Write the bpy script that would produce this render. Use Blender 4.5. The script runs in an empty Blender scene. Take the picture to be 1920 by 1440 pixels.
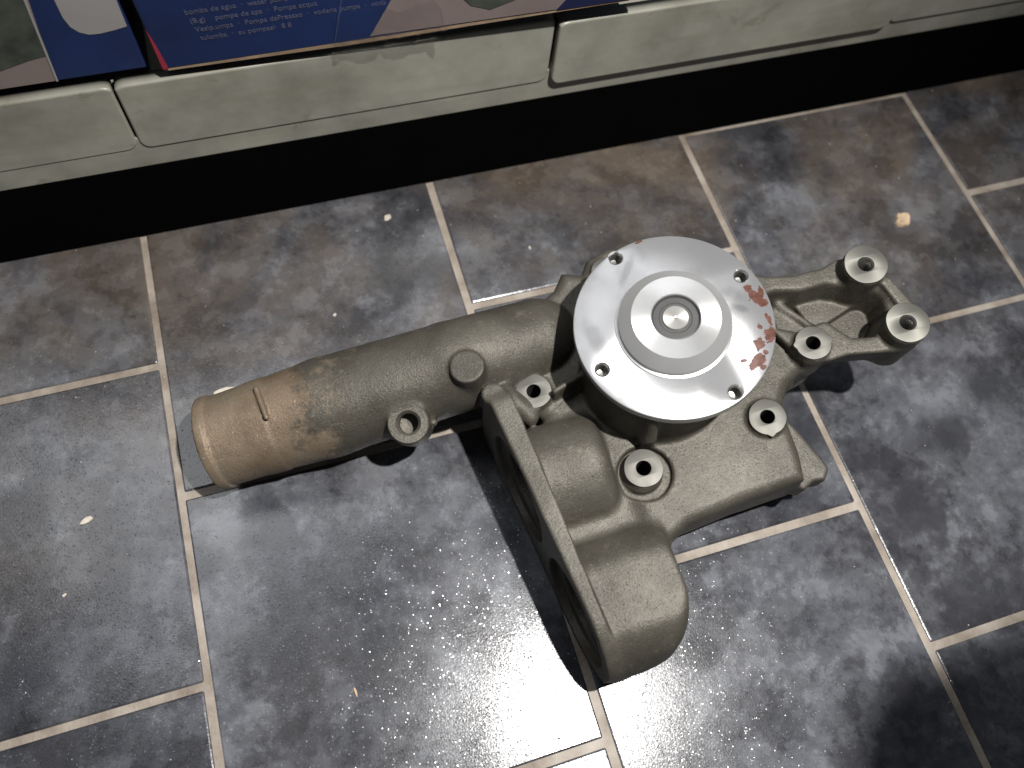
import bpy, bmesh, math, random
import numpy as np
from mathutils import Matrix, Vector

random.seed(7)
scene = bpy.context.scene
COL = scene.collection

# ---------------------------------------------------------------- camera
cam_d = bpy.data.cameras.new("camera")
cam = bpy.data.objects.new("camera", cam_d)
COL.objects.link(cam)
RC = Matrix(((0.95350893, 0.23168554, -0.19272395),
             (-0.29025941, 0.87803762, -0.38052517),
             (0.0810567, 0.41877409, 0.90446563)))
cam.matrix_world = Matrix.Translation((0.10945753, -0.12013513, 0.47649389)) @ RC.to_4x4()
cam_d.sensor_fit = 'HORIZONTAL'
cam_d.sensor_width = 36.0
cam_d.lens = 1521.06 / 1920 * 36.0
cam_d.clip_start = 0.01
cam_d.clip_end = 50
scene.camera = cam
cam_d.dof.use_dof = True
cam_d.dof.focus_distance = 0.45
cam_d.dof.aperture_fstop = 5.6

# ---------------------------------------------------------------- light
world = bpy.data.worlds.new("World")
scene.world = world
world.use_nodes = True
world.node_tree.nodes["Background"].inputs[0].default_value = (0.80, 0.86, 1.0, 1)
world.node_tree.nodes["Background"].inputs[1].default_value = 0.065

def lamp(name, loc, watts, radius, col, typ='POINT'):
    d = bpy.data.lights.new(name, typ)
    d.energy = watts
    if typ != 'AREA': d.shadow_soft_size = radius
    d.color = col
    o = bpy.data.objects.new(name, d)
    o.location = loc
    COL.objects.link(o)
    return o

sl = lamp("shop_lamp", (0.315, -0.107, 0.80), 46.0, 0.009, (1.0, 0.98, 0.95), 'SPOT')
sl.rotation_euler = (Vector((-0.06, 0.01, 0.0)) - Vector(sl.location)).to_track_quat('-Z', 'Y').to_euler()
sl.data.spot_size = math.radians(128)
sl.data.spot_blend = 0.8
cl = lamp("ceiling_lamp", (-0.15, 0.95, 2.05), 15.0, 0.12, (0.95, 0.97, 1.0), 'AREA')
cl.data.shape = 'RECTANGLE'; cl.data.size = 1.5; cl.data.size_y = 0.9
cl.rotation_euler = (Vector((0.15, 0.05, 0.0)) - Vector(cl.location)).to_track_quat('-Z', 'Y').to_euler()

scene.view_settings.view_transform = 'Standard'
scene.view_settings.look = 'None'
scene.view_settings.exposure = 0.0
scene.view_settings.gamma = 1.0
scene.render.engine = 'CYCLES'
scene.cycles.sample_clamp_indirect = 4.0

# ---------------------------------------------------------------- material helpers
class NT:
    def __init__(s, name):
        s.m = bpy.data.materials.new(name)
        s.m.use_nodes = True
        s.t = s.m.node_tree
        s.b = s.t.nodes["Principled BSDF"]
    def n(s, typ, **kw):
        nd = s.t.nodes.new(typ)
        for k, v in kw.items():
            if k.startswith('i_'):
                key = k[2:].replace('_', ' ')
                nd.inputs[key].default_value = v
            else:
                setattr(nd, k, v)
        return nd
    def l(s, a, b):
        s.t.links.new(a, b)
    def coords(s, space='Object', scale=(1, 1, 1), loc=(0, 0, 0), rand=0.0):
        c = s.n('ShaderNodeTexCoord')
        mp = s.n('ShaderNodeMapping')
        mp.inputs['Scale'].default_value = scale
        mp.inputs['Location'].default_value = loc
        s.l(c.outputs[space], mp.inputs['Vector'])
        if rand:
            oi = s.n('ShaderNodeObjectInfo')
            ml = s.n('ShaderNodeMath', operation='MULTIPLY')
            ml.inputs[1].default_value = rand
            s.l(oi.outputs['Random'], ml.inputs[0])
            ad = s.n('ShaderNodeVectorMath', operation='ADD')
            s.l(mp.outputs[0], ad.inputs[0])
            s.l(ml.outputs[0], ad.inputs[1])
            return ad.outputs[0]
        return mp.outputs[0]
    def noise(s, vec, scale, detail=4, rough=0.55, dist=0.0):
        nd = s.n('ShaderNodeTexNoise')
        nd.inputs['Scale'].default_value = scale
        nd.inputs['Detail'].default_value = detail
        nd.inputs['Roughness'].default_value = rough
        nd.inputs['Distortion'].default_value = dist
        s.l(vec, nd.inputs['Vector'])
        return nd.outputs['Fac']
    def ramp(s, fac, stops, interp='LINEAR'):
        r = s.n('ShaderNodeValToRGB')
        r.color_ramp.interpolation = interp
        els = r.color_ramp.elements
        while len(els) < len(stops):
            els.new(0.5)
        for e, (p, c) in zip(els, stops):
            e.position = p
            e.color = (c, c, c, 1) if isinstance(c, (int, float)) else (*c, 1)
        s.l(fac, r.inputs[0])
        return r.outputs[0]
    def mix(s, fac, a, b, blend='MIX'):
        m = s.n('ShaderNodeMix', data_type='RGBA', blend_type=blend)
        for sock, v in ((m.inputs[0], fac), (m.inputs[6], a), (m.inputs[7], b)):
            if isinstance(v, bpy.types.NodeSocket):
                s.l(v, sock)
            elif isinstance(v, (int, float)):
                sock.default_value = v if sock.type == 'VALUE' else (v, v, v, 1)
            else:
                sock.default_value = (*v, 1)
        return m.outputs[2]
    def math(s, op, a, b=None):
        m = s.n('ShaderNodeMath', operation=op)
        for i, v in enumerate((a, b)):
            if v is None: continue
            if isinstance(v, bpy.types.NodeSocket): s.l(v, m.inputs[i])
            else: m.inputs[i].default_value = v
        return m.outputs[0]
    def bump(s, h, strength, dist=0.001, prev=None):
        b = s.n('ShaderNodeBump')
        b.inputs['Strength'].default_value = strength
        b.inputs['Distance'].default_value = dist
        s.l(h, b.inputs['Height'])
        if prev is not None: s.l(prev, b.inputs['Normal'])
        return b.outputs[0]
    def set(s, **kw):
        for k, v in kw.items():
            sock = s.b.inputs[k.replace('_', ' ')]
            if isinstance(v, bpy.types.NodeSocket): s.l(v, sock)
            elif isinstance(v, tuple): sock.default_value = (*v, 1) if len(v) == 3 else v
            else: sock.default_value = v
        return s.m

def mat_tile():
    s = NT("slate_tile")
    v = s.coords('Object', rand=37.0)
    n1 = s.noise(v, 10, 9, 0.70, 0.05)
    n2 = s.noise(v, 34, 7, 0.72, 0.05)
    n3 = s.noise(v, 120, 4, 0.6)
    patch = s.ramp(n1, [(0.40, 0.0), (0.43, 0.30), (0.50, 0.40), (0.53, 0.75), (0.64, 1.0)])
    fine = s.ramp(n2, [(0.42, 0.0), (0.46, 0.45), (0.53, 0.55), (0.57, 1.0)])
    f = s.math('ADD', s.math('ADD', 0.05, s.math('MULTIPLY', patch, 0.54)), s.math('MULTIPLY', fine, 0.32))
    f = s.math('ADD', f, s.math('MULTIPLY', s.math('SUBTRACT', n3, 0.5), 0.40))
    col = s.ramp(f, [(0.05, (0.015, 0.016, 0.020)), (0.35, (0.036, 0.038, 0.046)),
                     (0.65, (0.080, 0.084, 0.096)), (0.98, (0.160, 0.167, 0.186))])
    vo = s.n('ShaderNodeTexVoronoi', feature='SMOOTH_F1'); vo.inputs['Scale'].default_value = 21
    wv = s.n('ShaderNodeVectorMath', operation='ADD'); s.l(v, wv.inputs[0])
    wn = s.n('ShaderNodeTexNoise'); wn.inputs['Scale'].default_value = 45; wn.inputs['Detail'].default_value = 4; s.l(v, wn.inputs['Vector'])
    ws = s.n('ShaderNodeVectorMath', operation='SCALE'); ws.inputs[3].default_value = 0.030; s.l(wn.outputs['Color'], ws.inputs[0]); s.l(ws.outputs[0], wv.inputs[1])
    s.l(wv.outputs[0], vo.inputs['Vector'])
    sc = s.n('ShaderNodeSeparateColor'); s.l(vo.outputs['Color'], sc.inputs[0])
    blot = s.math('MULTIPLY', s.ramp(vo.outputs['Distance'], [(0.20, 1.0), (0.42, 0.0)]), s.ramp(sc.outputs[0], [(0.48, 0.0), (0.58, 0.8)]))
    col = s.mix(blot, col, (0.026, 0.028, 0.035))
    # brown walked-in dirt, more of it near the shelf
    g = s.n('ShaderNodeNewGeometry')
    sep = s.n('ShaderNodeSeparateXYZ'); s.l(g.outputs['Position'], sep.inputs[0])
    near = s.n('ShaderNodeMapRange'); s.l(sep.outputs['Y'], near.inputs['Value'])
    near.inputs['From Min'].default_value = 0.0; near.inputs['From Max'].default_value = 0.24
    d1 = s.noise(g.outputs['Position'], 6.5, 6, 0.66, 0.5)
    dm = s.math('MULTIPLY', s.ramp(d1, [(0.40, 0.10), (0.50, 0.55), (0.60, 1.0)]), s.math('ADD', s.math('MULTIPLY', near.outputs[0], 0.92), 0.08))
    col = s.mix(dm, col, s.mix(fine, (0.075, 0.058, 0.044), (0.125, 0.103, 0.083)))
    # grain that catches the lamp
    gr = s.n('ShaderNodeTexVoronoi'); gr.inputs['Scale'].default_value = 1650
    s.l(g.outputs['Position'], gr.inputs['Vector'])
    sp = s.n('ShaderNodeSeparateColor'); s.l(gr.outputs['Color'], sp.inputs[0])
    amp = s.math('ADD', 0.035, s.math('MULTIPLY', s.ramp(sp.outputs[2], [(0.90, 0.0), (0.93, 1.0)]), 0.22))
    tx = s.math('MULTIPLY', s.math('SUBTRACT', sp.outputs[0], 0.5), amp)
    ty = s.math('MULTIPLY', s.math('SUBTRACT', sp.outputs[1], 0.5), amp)
    tl = s.n('ShaderNodeCombineXYZ'); s.l(tx, tl.inputs[0]); s.l(ty, tl.inputs[1])
    nrm = s.bump(s.noise(v, 70, 5, 0.6), 0.035, 0.001)
    nrm = s.bump(s.noise(g.outputs['Position'], 900, 2, 0.5), 0.10, 0.0005, nrm)
    av = s.n('ShaderNodeVectorMath', operation='ADD'); s.l(nrm, av.inputs[0]); s.l(tl.outputs[0], av.inputs[1])
    nv = s.n('ShaderNodeVectorMath', operation='NORMALIZE'); s.l(av.outputs[0], nv.inputs[0]); nrm = nv.outputs[0]
    ro = s.ramp(s.noise(v, 30, 4, 0.6), [(0.3, 0.19), (0.7, 0.27)])
    return s.set(Base_Color=col, Roughness=ro, Normal=nrm, Specular_IOR_Level=0.62)

def mat_grout():
    s = NT("grout")
    v = s.coords('Object')
    n = s.noise(v, 30, 5, 0.6)
    n2 = s.noise(v, 400, 3)
    col = s.ramp(n, [(0.32, (0.15, 0.118, 0.092)), (0.5, (0.26, 0.22, 0.18)), (0.70, (0.38, 0.34, 0.295))])
    return s.set(Base_Color=col, Roughness=0.62, Normal=s.bump(n2, 0.5, 0.001))

def mat_cast(name="cast_iron", stain=False):
    s = NT(name)
    v = s.coords('Object')
    big = s.noise(v, 22, 5, 0.6)
    fine = s.noise(v, 900, 2, 0.6)
    med = s.noise(v, 190, 4, 0.65)
    col = s.ramp(big, [(0.32, (0.052, 0.046, 0.036)), (0.5, (0.075, 0.068, 0.054)), (0.70, (0.104, 0.096, 0.078))])
    col = s.mix(s.ramp(med, [(0.62, 0.0), (0.75, 0.35)]), col, (0.24, 0.23, 0.20))
    col = s.mix(s.ramp(med, [(0.22, 0.5), (0.34, 0.0)]), col, (0.05, 0.045, 0.038))
    spots = s.ramp(s.noise(v, 60, 6, 0.7, 0.5), [(0.60, 0.0), (0.70, 0.5)])
    col = s.mix(spots, col, (0.165, 0.140, 0.105))
    rough = s.math("ADD", 0.46, s.math("MULTIPLY", med, 0.18))
    if stain:
        sep = s.n('ShaderNodeSeparateXYZ'); s.l(v, sep.inputs[0])
        x = s.math('ADD', sep.outputs['X'], s.math('MULTIPLY', s.math('SUBTRACT', s.noise(v, 30, 10, 0.80), 0.5), 0.17))
        mr = s.n('ShaderNodeMapRange'); s.l(x, mr.inputs['Value'])
        mr.inputs['From Min'].default_value = -0.186; mr.inputs['From Max'].default_value = -0.204
        tan = s.ramp(s.noise(v, 34, 4, 0.6), [(0.3, (0.140, 0.100, 0.066)), (0.55, (0.205, 0.155, 0.106)), (0.75, (0.180, 0.158, 0.120))])
        col = s.mix(s.math('MULTIPLY', mr.outputs[0], 0.93), col, tan)
    nrm = s.bump(med, 0.22, 0.0009)
    nrm = s.bump(fine, 0.42, 0.0006, nrm)
    gr = s.n('ShaderNodeTexVoronoi'); gr.inputs['Scale'].default_value = 1500; s.l(v, gr.inputs['Vector'])
    cs = s.n('ShaderNodeVectorMath', operation='SUBTRACT'); s.l(gr.outputs['Color'], cs.inputs[0]); cs.inputs[1].default_value = (0.5, 0.5, 0.5)
    wn = s.n('ShaderNodeTexWhiteNoise'); s.l(gr.outputs['Position'], wn.inputs['Vector'])
    am = s.math('ADD', 0.13, s.math('MULTIPLY', s.ramp(wn.outputs['Value'], [(0.93, 0.0), (0.95, 1.0)]), 0.42))
    sc_ = s.n('ShaderNodeVectorMath', operation='SCALE'); s.l(cs.outputs[0], sc_.inputs[0]); s.l(am, sc_.inputs[3])
    av = s.n('ShaderNodeVectorMath', operation='ADD'); s.l(nrm, av.inputs[0]); s.l(sc_.outputs[0], av.inputs[1])
    nv = s.n('ShaderNodeVectorMath', operation='NORMALIZE'); s.l(av.outputs[0], nv.inputs[0]); nrm = nv.outputs[0]
    return s.set(Base_Color=col, Roughness=rough, Metallic=0.35, Normal=nrm)

def mat_machined(name, base=(0.62, 0.62, 0.61), rough=0.30, aniso=0.75, smudge=False, metal=1.0):
    s = NT(name)
    v = s.coords('Object')
    tn = s.n('ShaderNodeTangent', direction_type='RADIAL', axis='Z')
    # lathe rings
    sep = s.n('ShaderNodeSeparateXYZ'); s.l(v, sep.inputs[0])
    rr = s.math('SQRT', s.math('ADD', s.math('MULTIPLY', sep.outputs[0], sep.outputs[0]),
                               s.math('MULTIPLY', sep.outputs[1], sep.outputs[1])))
    cb = s.n('ShaderNodeCombineXYZ'); s.l(rr, cb.inputs[0])
    rings = s.noise(cb.outputs[0], 1700, 3, 0.6)
    blotch = s.noise(v, 45, 5, 0.6, 0.3)
    col = s.mix(s.ramp(blotch, [(0.3, 0.16), (0.6, 0.0)]), base, tuple(c * 0.55 for c in base))
    col = s.mix(s.ramp(rings, [(0.35, 0.12), (0.6, 0.0)]), col, tuple(c * 0.6 for c in base))
    r = s.math('ADD', s.ramp(blotch, [(0.3, 0.10), (0.7, 0.0)]), rough)
    if smudge:
        def blob(cx, cy, sx, sy, ang, soft0=0.5, soft1=1.3, nz=0.6):
            m = s.n('ShaderNodeMapping'); m.vector_type = 'TEXTURE'
            m.inputs['Location'].default_value = (cx, cy, 0)
            m.inputs['Rotation'].default_value = (0, 0, math.radians(ang))
            m.inputs['Scale'].default_value = (sx, sy, 0.02)
            s.l(s.t.nodes['Texture Coordinate'].outputs['Object'], m.inputs[0])
            ln = s.n('ShaderNodeVectorMath', operation='LENGTH'); s.l(m.outputs[0], ln.inputs[0])
            d = s.math('ADD', ln.outputs['Value'], s.math('MULTIPLY', s.math('SUBTRACT', s.noise(v, 130, 5, 0.7), 0.5), nz * 2.2))
            return s.ramp(s.math('MULTIPLY', d, 0.5), [(soft0 * 0.5, 1.0), (soft1 * 0.5, 0.0)])
        for b, k in ((blob(-0.0415, 0.005, 0.0045, 0.011, 8), 0.42), (blob(-0.0325, -0.0045, 0.004, 0.005, 30), 0.3),
                     (blob(-0.0130, 0.037, 0.010, 0.0022, 52), 0.42), (blob(0.036, 0.0065, 0.0065, 0.0035, -38), 0.32),
                     (blob(0.0365, -0.002, 0.0042, 0.0018, -40), 0.42), (blob(0.020, 0.024, 0.006, 0.004, 0), 0.18),
                     (blob(-0.0065, 0.044, 0.006, 0.006, 0), 0.2)):
            col = s.mix(s.math('MULTIPLY', b, k), col, (0.16, 0.16, 0.165))
        rust = None
        for q in ((0.0455, 0.0015, 0.0042, 0.0045, 0), (0.0485, -0.0035, 0.0035, 0.0028, 0), (0.0445, -0.021, 0.0038, 0.0055, -15),
                  (0.0385, -0.0235, 0.003, 0.0042, -30), (0.0335, -0.0325, 0.0055, 0.0032, 20), (0.0275, -0.0300, 0.0028, 0.0014, 0),
                  (0.0478, -0.0125, 0.0016, 0.0035, 0), (0.0395, -0.0292, 0.0022, 0.002, 0), (0.0440, 0.0070, 0.0030, 0.0028, 0), (0.0420, -0.0150, 0.0016, 0.0022, 0), (0.0500, 0.0050, 0.0018, 0.0030, 0), (-0.002, 0.0515, 0.004, 0.0012, 5), (0.0350, -0.0365, 0.0020, 0.0016, 0), (0.0465, -0.0220, 0.0014, 0.0014, 0)):
            b = blob(*q, soft0=0.80, soft1=0.86, nz=1.5)
            rust = b if rust is None else s.math('MAXIMUM', rust, b)
        col = s.mix(rust, col, s.ramp(s.noise(v, 300, 3), [(0.3, (0.060, 0.022, 0.015)), (0.7, (0.125, 0.060, 0.046))]))
        metal = s.math('MULTIPLY', metal, s.math('SUBTRACT', 1.0, s.math('MULTIPLY', rust, 0.9)))
        r = s.math('ADD', r, s.math('MULTIPLY', rust, 0.25))
    nrm = s.bump(rings, 0.10, 0.0002)
    nrm = s.bump(s.noise(v, 700, 2), 0.04, 0.0003, nrm)
    return s.set(Base_Color=col, Roughness=r, Metallic=metal, Anisotropic=aniso, Tangent=tn.outputs[0], Normal=nrm)

def mat_plain(name, col, rough=0.5, metal=0.0, var=0.15, vs=40, bump=0.1, bs=300):
    s = NT(name)
    v = s.coords('Object', rand=5.0)
    n = s.noise(v, vs, 5, 0.6)
    c = s.ramp(n, [(0.3, tuple(x * (1 - var) for x in col)), (0.7, tuple(min(1, x * (1 + var)) for x in col))])
    return s.set(Base_Color=c, Roughness=rough, Metallic=metal, Normal=s.bump(s.noise(v, bs, 3), bump, 0.0008))

def mat_shelf():
    s = NT("shelf_enamel")
    g = s.n('ShaderNodeNewGeometry')
    v = g.outputs['Position']
    n = s.noise(v, 16, 5, 0.6)
    st = s.n('ShaderNodeMapping'); st.inputs['Scale'].default_value = (9, 9, 120); s.l(v, st.inputs[0])
    n2 = s.noise(st.outputs[0], 1.0, 4, 0.6)
    col = s.ramp(n, [(0.34, (0.145, 0.140, 0.113)), (0.50, (0.205, 0.202, 0.168)), (0.68, (0.262, 0.256, 0.215))])
    col = s.mix(s.ramp(n2, [(0.50, 0.0), (0.75, 0.35)]), col, (0.14, 0.125, 0.09))
    col = s.mix(s.ramp(s.noise(v, 34, 6, 0.7, 0.6), [(0.60, 0.0), (0.66, 0.45)]), col, (0.11, 0.10, 0.075))
    return s.set(Base_Color=col, Roughness=0.38, Normal=s.bump(s.noise(v, 40, 3), 0.12, 0.002))

M_TILE, M_GROUT = mat_tile(), mat_grout()
M_CAST, M_CASTP = mat_cast(), mat_cast("cast_iron_stained", True)
M_FLANGE = mat_machined("turned_steel_flange", base=(0.41, 0.41, 0.415), rough=0.32, aniso=0.95, metal=0.66, smudge=True)
M_HUB = mat_machined("turned_steel_hub", base=(0.50, 0.50, 0.495), rough=0.30, aniso=0.95, metal=0.62)
M_SHAFT = mat_machined("turned_steel_shaft", base=(0.33, 0.32, 0.30), rough=0.38, aniso=0.7, metal=0.7)
M_SEAL = mat_plain("dark_seal_ring", (0.045, 0.045, 0.045), 0.5, 0.3)
M_BOSS = mat_machined("milled_boss_face", base=(0.150, 0.145, 0.130), rough=0.55, aniso=0.45, metal=0.75)
M_BOSS2 = mat_machined("milled_bracket_face", base=(0.18, 0.175, 0.155), rough=0.48, aniso=0.55, metal=0.75)
M_THREAD = mat_plain("threaded_bore", (0.22, 0.215, 0.20), 0.35, 0.8)
M_HOLE = mat_plain("dark_bore", (0.03, 0.028, 0.026), 0.6, 0.3)
M_SHELF = mat_shelf()
M_BLACK = mat_plain("plinth_shade_black", (0.0012, 0.0012, 0.0012), 0.9, 0.0)  # plinth's near-black also stands in for the shade under the shelf
M_BLACK.node_tree.nodes["Principled BSDF"].inputs["Specular IOR Level"].default_value = 0.02
M_BLUE = mat_plain("blue_carton", (0.0025, 0.0105, 0.050), 0.5, 0.0, 0.35, 14, 0.05)
M_NAVY = mat_plain("navy_carton", (0.006, 0.009, 0.035), 0.4)
M_PINK = mat_plain("pale_print", (0.135, 0.108, 0.100), 0.45, 0.0, 0.12, 20, 0.05)
M_GREYP = mat_plain("grey_print", (0.19, 0.18, 0.178), 0.45, 0.0, 0.08, 20, 0.03)
M_OLIVEP = mat_plain("dark_product_print", (0.04, 0.045, 0.036), 0.45, 0.0, 0.55, 45, 0.03)
M_RED = mat_plain("red_print", (0.20, 0.016, 0.030), 0.4)
M_BROWN = mat_plain("carton_edge", (0.20, 0.14, 0.09), 0.7, 0, 0.3, 90)
M_WHITE = mat_plain("white_lettering", (0.055, 0.06, 0.10), 0.5)
M_CHIP = mat_plain("pale_chip", (0.50, 0.45, 0.38), 0.6)
M_TAN = mat_plain("tan_flake", (0.46, 0.34, 0.22), 0.7, 0, 0.35, 160, 0.5)

# ---------------------------------------------------------------- object helpers
def link(name, me, mat=None, parent=None, loc=None, rot=None):
    o = bpy.data.objects.new(name, me)
    COL.objects.link(o)
    if mat is not None and me is not None:
        me.materials.clear(); me.materials.append(mat)
    if parent is not None: o.parent = parent
    if loc is not None: o.location = loc
    if rot is not None: o.rotation_euler = rot
    return o

def tag(o, label=None, cat=None, group=None, kind=None):
    if label: o['label'] = label
    if cat: o['category'] = cat
    if group: o['group'] = group
    if kind: o['kind'] = kind
    return o

def empty(name, loc=(0, 0, 0)):
    o = bpy.data.objects.new(name, None); COL.objects.link(o); o.location = loc
    o.empty_display_size = 0.01
    return o

def mesh_from(bm, name, smooth=False):
    me = bpy.data.meshes.new(name)
    bm.normal_update(); bm.to_mesh(me); bm.free()
    if smooth:
        me.polygons.foreach_set('use_smooth', [True] * len(me.polygons))
    return me

def box_bm(x0, x1, y0, y1, z0, z1, bev=0.0, seg=2, bm=None):
    own = bm is None
    if own: bm = bmesh.new()
    r = bmesh.ops.create_cube(bm, size=1)
    for vtx in r['verts']:
        vtx.co = Vector(((x0 + x1) / 2 + vtx.co.x * (x1 - x0), (y0 + y1) / 2 + vtx.co.y * (y1 - y0), (z0 + z1) / 2 + vtx.co.z * (z1 - z0)))
    if bev:
        es = list({e for vtx in r['verts'] for e in vtx.link_edges})
        bmesh.ops.bevel(bm, geom=es, offset=bev, segments=seg, affect='EDGES', profile=0.5)
    return bm

def lathe(profile, n=96, name="turned", smooth_ang=35):
    bm = bmesh.new()
    rings = []
    for r, z in profile:
        if r < 1e-7:
            rings.append([bm.verts.new((0, 0, z))])
        else:
            rings.append([bm.verts.new((r * math.cos(2 * math.pi * i / n), r * math.sin(2 * math.pi * i / n), z)) for i in range(n)])
    for a, b in zip(rings, rings[1:]):
        for i in range(n):
            j = (i + 1) % n
            vs = []
            if len(a) == 1: vs = [a[0], b[j], b[i]]
            elif len(b) == 1: vs = [a[i], a[j], b[0]]
            else: vs = [a[i], a[j], b[j], b[i]]
            bm.faces.new(vs)
    bmesh.ops.recalc_face_normals(bm, faces=bm.faces)
    for f in bm.faces: f.smooth = True
    for e in bm.edges:
        if len(e.link_faces) == 2 and e.calc_face_angle(0) > math.radians(smooth_ang): e.smooth = False
    return mesh_from(bm, name)

def plate_with_holes(outer, holes, z0, z1, bev, name, res=12):
    """flat plate: outer closed outline with holes, sunk bevels; outline points in metres"""
    cu = bpy.data.curves.new(name, 'CURVE'); cu.dimensions = '2D'; cu.fill_mode = 'BOTH'
    for pts in [outer] + holes:
        sp = cu.splines.new('POLY'); sp.points.add(len(pts) - 1); sp.use_cyclic_u = True
        for q, (x, y) in zip(sp.points, pts): q.co = (x, y, 0, 1)
    cu.extrude = (z1 - z0) / 2 - bev; cu.bevel_depth = bev; cu.bevel_resolution = 2; cu.offset = -bev
    o = bpy.data.objects.new("tmp", cu); COL.objects.link(o)
    bpy.context.view_layer.update()
    dg = bpy.context.evaluated_depsgraph_get()
    me = bpy.data.meshes.new_from_object(o.evaluated_get(dg))
    bpy.data.objects.remove(o); me.name = name
    me.transform(Matrix.Translation((0, 0, (z0 + z1) / 2)))
    bm = bmesh.new(); bm.from_mesh(me)
    bmesh.ops.remove_doubles(bm, verts=bm.verts, dist=1e-6)
    bmesh.ops.recalc_face_normals(bm, faces=bm.faces)
    for f in bm.faces: f.smooth = True
    for e in bm.edges:
        if len(e.link_faces) == 2 and e.calc_face_angle(0) > math.radians(28): e.smooth = False
    bm.to_mesh(me); bm.free()
    return me

def circ(r, n=64, cx=0, cy=0):
    return [(cx + r * math.cos(2 * math.pi * i / n), cy + r * math.sin(2 * math.pi * i / n)) for i in range(n)]

# ================================================================ FLOOR
floor = link("floor", mesh_from(box_bm(-1.0, 1.6, -1.0, 0.9, -0.02, -0.0012), "floor"), M_GROUT)
tag(floor, kind="structure")
TX, TY, GR = 0.2, 0.1983, 0.0047
def tile_mesh(k):
    rnd = random.Random(k)
    bm = box_bm(-(TX - GR) / 2, (TX - GR) / 2, -(TY - GR) / 2, (TY - GR) / 2, -0.008, 0.0, 0.0011, 2)
    return mesh_from(bm, "tile")
tmesh = tile_mesh(1); tmesh.materials.append(M_TILE)
offs = [0.1497, 0.0605, 0.1426, 0.0525, 0.1465]
for ci in range(-3, 7):
    off = offs[(ci + 1)] if 0 <= ci + 1 < 5 else (0.1470 if (ci + 1) % 2 == 0 else 0.055)
    for k in range(-4, 4):
        y = off + (k + 0.5) * TY
        if y > 0.50: continue
        t = link("tile", tmesh, None, floor, (0.2 * ci + 0.1 + random.uniform(-.0004, .0004), y + random.uniform(-.0005, .0005), random.uniform(-.00025, .0001)),
                 (0, 0, random.uniform(-0.0016, 0.0016)))

# ================================================================ WATER PUMP (built in its own leaning frame)
N = Vector((-0.16, -0.05, 1.0)).normalized()
U = (Vector((1, 0, 0)) - N * N.x).normalized()
V = N.cross(U)
ORG = Vector((0.27937044, 0.04452026, 0.112))        # centre of the pulley flange face
pump = empty("water_pump")
PM = Matrix((U, V, N)).transposed().to_4x4(); PM.translation = ORG
BASE = -0.110
pump.matrix_world = PM @ Matrix.Translation((0, 0, BASE))
tag(pump, "cast metal engine water pump with long pipe and bright round flange, lying on the tiles", "water pump")
def P(u, v, w): return (u * 0.001, v * 0.001, w * 0.001 - BASE)     # millimetres in the pump frame

# ---- signed distance field of the casting, sampled on a 1 mm grid (mm units)
H = 1.0
LO = np.array([-276.0, -170.0, -118.0]); HI = np.array([160.0, 92.0, -2.0])
DIM = ((HI - LO) / H).astype(int) + 1
AX = [LO[i] + H * np.arange(DIM[i]) for i in range(3)]
D = np.full(DIM, 40.0, np.float32)

def region(b):
    sl, g = [], []
    for i in range(3):
        a = max(0, int((b[0][i] - LO[i]) / H)); c = min(DIM[i], int((b[1][i] - LO[i]) / H) + 2)
        sl.append(slice(a, c)); g.append(AX[i][a:c].astype(np.float32))
    return tuple(sl), np.meshgrid(*g, indexing='ij', sparse=True)
def smin(a, b, k):
    if k <= 0: return np.minimum(a, b)
    h = np.maximum(k - np.abs(a - b), 0) / k
    return np.minimum(a, b) - h * h * k * 0.25
def smax(a, b, k): return -smin(-a, -b, k)
def add(f, b, k=4):
    sl, (x, y, z) = region(b); D[sl] = smin(D[sl], f(x, y, z), k)
def cut(f, b, k=1):
    sl, (x, y, z) = region(b); D[sl] = smax(D[sl], -f(x, y, z), k)
def bb(x0, x1, y0, y1, z0, z1, m=14): return ((x0 - m, y0 - m, z0 - m), (x1 + m, y1 + m, z1 + m))
def cone(a, b, ra, rb):
    a = np.array(a, float); b = np.array(b, float); ab = b - a; L2 = ab @ ab
    def f(x, y, z):
        t = ((x - a[0]) * ab[0] + (y - a[1]) * ab[1] + (z - a[2]) * ab[2]) / L2
        t = np.clip(t, 0, 1)
        d = np.sqrt((x - a[0] - t * ab[0]) ** 2 + (y - a[1] - t * ab[1]) ** 2 + (z - a[2] - t * ab[2]) ** 2)
        return d - (ra + (rb - ra) * t)
    return f
def rod(a, b, ra, rb=None, rnd=1.0):
    """flat ended cylinder / cone from a to b"""
    rb = ra if rb is None else rb
    a = np.array(a, float); b = np.array(b, float); ab = b - a; L = np.sqrt(ab @ ab); n = ab / L
    def f(x, y, z):
        t = (x - a[0]) * n[0] + (y - a[1]) * n[1] + (z - a[2]) * n[2]
        r2 = (x - a[0]) ** 2 + (y - a[1]) ** 2 + (z - a[2]) ** 2 - t * t
        rr = ra + (rb - ra) * np.clip(t / L, 0, 1)
        dr = np.sqrt(np.maximum(r2, 0)) - rr + rnd
        dt = np.abs(t - L / 2) - L / 2 + rnd
        return np.minimum(np.maximum(dr, dt), 0) + np.sqrt(np.maximum(dr, 0) ** 2 + np.maximum(dt, 0) ** 2) - rnd
    return f
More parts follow.
